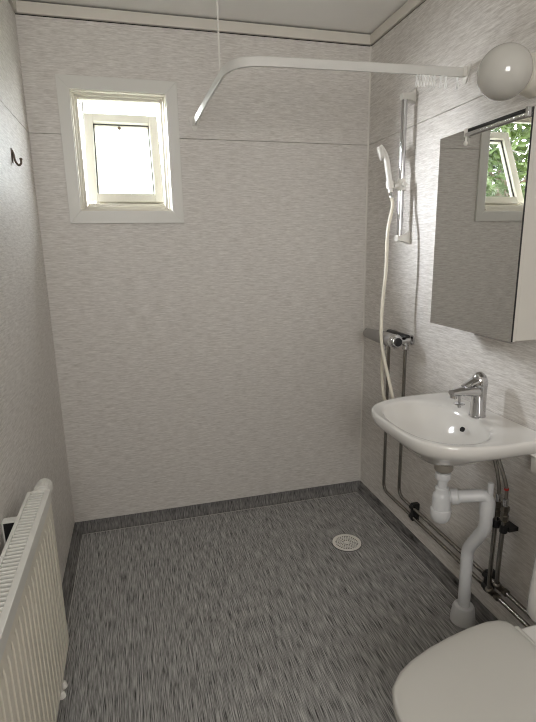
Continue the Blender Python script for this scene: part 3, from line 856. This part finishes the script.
loft(bm, [bring(0.002, 0.72, 1.12, 0.60), bring(0.03, 0.71, 1.12, 0.58), bring(0.12, 0.70, 1.11, 0.56), bring(0.22, 0.80, 1.08, 0.68), bring(0.30, 0.92, 1.05, 0.86), bring(0.35, 0.985, 1.03, 0.97), bring(0.375, 1.0, 1.03, 1.0), bring(0.382, 0.985, 1.03, 0.985)])
obj('bowl', bm, PORC, t, smooth=60)
bm = N()
def deck(z, x0, x1, hw): return [(x0, TYC-hw, z), (x1, TYC-hw*1.02, z), (x1, TYC+hw*1.02, z), (x0, TYC+hw, z)]
loft(bm, [deck(0.002, 1.16, W-0.03, 0.10), deck(0.20, 1.16, W-0.02, 0.11), deck(0.32, 1.18, W-0.012, 0.165), deck(0.386, 1.19, W-0.012, 0.178)])
obj('rear_deck', bm, PORC, t, bevel=0.012, bseg=4)
bm = N()
for s in (-1, 1):
    lathe(bm, (1.228, TYC+s*0.085, 0.384), (0, 0, 1), [(0, 0.014), (0.020, 0.014), (0.024, 0.010)], 18)
tube(bm, [(1.222, TYC-0.155, 0.405), (1.222, TYC+0.155, 0.405)], 0.0105, 14)
obj('hinge', bm, SEATM, t, smooth=40)
bm = N()
def tk(z, x0, hw, r=0.03):
    p = []
    for cx, cy, a0 in ((x0+r, -hw+r, PI), (W-0.02, -hw+0.01, 1.5*PI), (W-0.02, hw-0.01, 0), (x0+r, hw-r, 0.5*PI)):
        rr_ = r if cx < 1.45 else 0.008
        for k in range(7):
            a = a0+k/6*PI/2
            p.append((cx+rr_*math.cos(a), TYC+cy+rr_*math.sin(a), z))
    return p
loft(bm, [tk(0.386, 1.302, 0.212), tk(0.40, 1.294, 0.219), tk(0.45, 1.294, 0.218), tk(0.60, 1.296, 0.210), tk(0.755, 1.298, 0.203)])
obj('cistern', bm, PORC, t, smooth=40)
bm = N(); loft(bm, [tk(0.756, 1.288, 0.202), tk(0.775, 1.286, 0.204), tk(0.786, 1.290, 0.200), tk(0.789, 1.30, 0.19)]); obj('cistern_lid', bm, PORC, t, smooth=40)
bm = N(); lathe(bm, (1.40, TYC, 0.789), (0, 0, 1), [(0, 0.026), (0.006, 0.026), (0.009, 0.022)], 24); obj('flush_button', bm, CHROME, t, smooth=40)

# ------------------------------------------------------------------ floor drain
DXC, DYC, DR = 1.230, -0.466, 0.0665
t = thing('floor_drain', 'round pale plastic drain grate in the charcoal floor', 'floor drain', (DXC, DYC, 0))
bm = N(); lathe(bm, (DXC, DYC, 0.0006), (0, 0, 1), [(0, DR+0.002), (0.0012, DR+0.002)], 48); obj('drain_well', bm, DARK, t)
bm = N()
holes_ring = [(0.010, 0), (0.0155, 10), (0.0265, 18), (0.0375, 26), (0.0485, 32)]
# grate: concentric rings joined by short bars, open slots between
def annulus(bm, r0, r1, z0=0.002, z1=0.0042, seg=64, a0=0, a1=2*PI):
    full_ = abs(a1-a0-2*PI) < 1e-6
    n = seg
    q = []
    for i in range(n+(0 if full_ else 1)):
        a = a0+(a1-a0)*i/n
        c, s = math.cos(a), math.sin(a)
        q.append([(DXC+c*r, DYC+s*r, z) for r, z in ((r0, z0), (r1, z0), (r1, z1), (r0, z1))])
    if full_: q.append(q[0])
    loft(bm, q, not full_, not full_)
annulus(bm, 0.0525, DR)
lathe(bm, (DXC, DYC, 0.002), (0, 0, 1), [(0, 0.0125), (0.0022, 0.0125)], 32)
for r0, r1, nb in ((0.0125, 0.0215, 10), (0.0245, 0.0315, 16), (0.0345, 0.0415, 22), (0.0445, 0.0525, 28)):
    if r0 > 0.02: annulus(bm, r0-0.003, r0)
    for k in range(nb):
        a = 2*PI*(k+0.5*(nb % 3))/nb
        annulus(bm, r0, r1, seg=2, a0=a-PI*0.34/nb, a1=a+PI*0.34/nb)
obj('drain_grate', bm, DRAINM, t)

# ------------------------------------------------------------------ garden seen through the open window
bm = N(); box(bm, (-14, 0.4, -1.0), (12, 24, -0.9)); o = struct('ground_yard', bm, GRASS)
def tree(label, x, y, h, cr, n, lm, seed):
    rnd = random.Random(seed)
    t = thing('garden_tree', label, 'tree', (x, y, -0.9), 'trees in the garden')
    bm = N()
    tube(bm, catmull([(x, y, -0.95), (x+0.06, y, 0.4), (x-0.03, y+0.05, h*0.6), (x, y, h)]), 0.09, 10, scales=None)
    for k in range(9):
        a = rnd.uniform(0, 2*PI); zz = h*rnd.uniform(0.35, 0.95)
        e = (x+math.cos(a)*cr*0.8, y+math.sin(a)*cr*0.8, zz+rnd.uniform(0.1, 0.7))
        tube(bm, catmull([(x, y, zz), ((x+e[0])/2, (y+e[1])/2, zz+0.25), e], 4), 0.022, 6)
    obj('trunk', bm, BARK, t, smooth=60)
    bm = N()
    for _ in range(n):
        while True:
            p = Vector((rnd.uniform(-1, 1), rnd.uniform(-1, 1), rnd.uniform(-1, 1)))
            if p.length < 1 and rnd.random() < 0.35+0.65*p.length: break
        c = Vector((x, y, h*0.92))+Vector((p.x*cr, p.y*cr, p.z*cr*1.15))
        ax = Vector((rnd.gauss(0, 1), rnd.gauss(0, 1), rnd.gauss(-0.3, 0.7))).normalized()
        sd = ax.cross(Vector((rnd.gauss(0, 1), rnd.gauss(0, 1), rnd.gauss(0, 1)))).normalized()
        nn = ax.cross(sd)
        L = rnd.uniform(0.10, 0.20); wd = L*0.24
        q = [c, c+ax*L*0.4+sd*wd+nn*0.012, c+ax*L, c+ax*L*0.4-sd*wd+nn*0.012]
        v = [bm.verts.new(z) for z in q]
        m_ = bm.verts.new(c+ax*L*0.45)
        bm.faces.new((v[0], v[1], m_)); bm.faces.new((v[1], v[2], m_)); bm.faces.new((v[2], v[3], m_)); bm.faces.new((v[3], v[0], m_))
    obj('foliage', bm, lm, t)
tree('yellow green tree outside the window, nearest in the mirror reflection', -3.0, 4.2, 2.6, 1.3, 4600, LEAF, 3)
tree('darker green tree outside, behind the yellow green tree', -5.6, 6.6, 3.2, 2.0, 5000, LEAF2, 5)
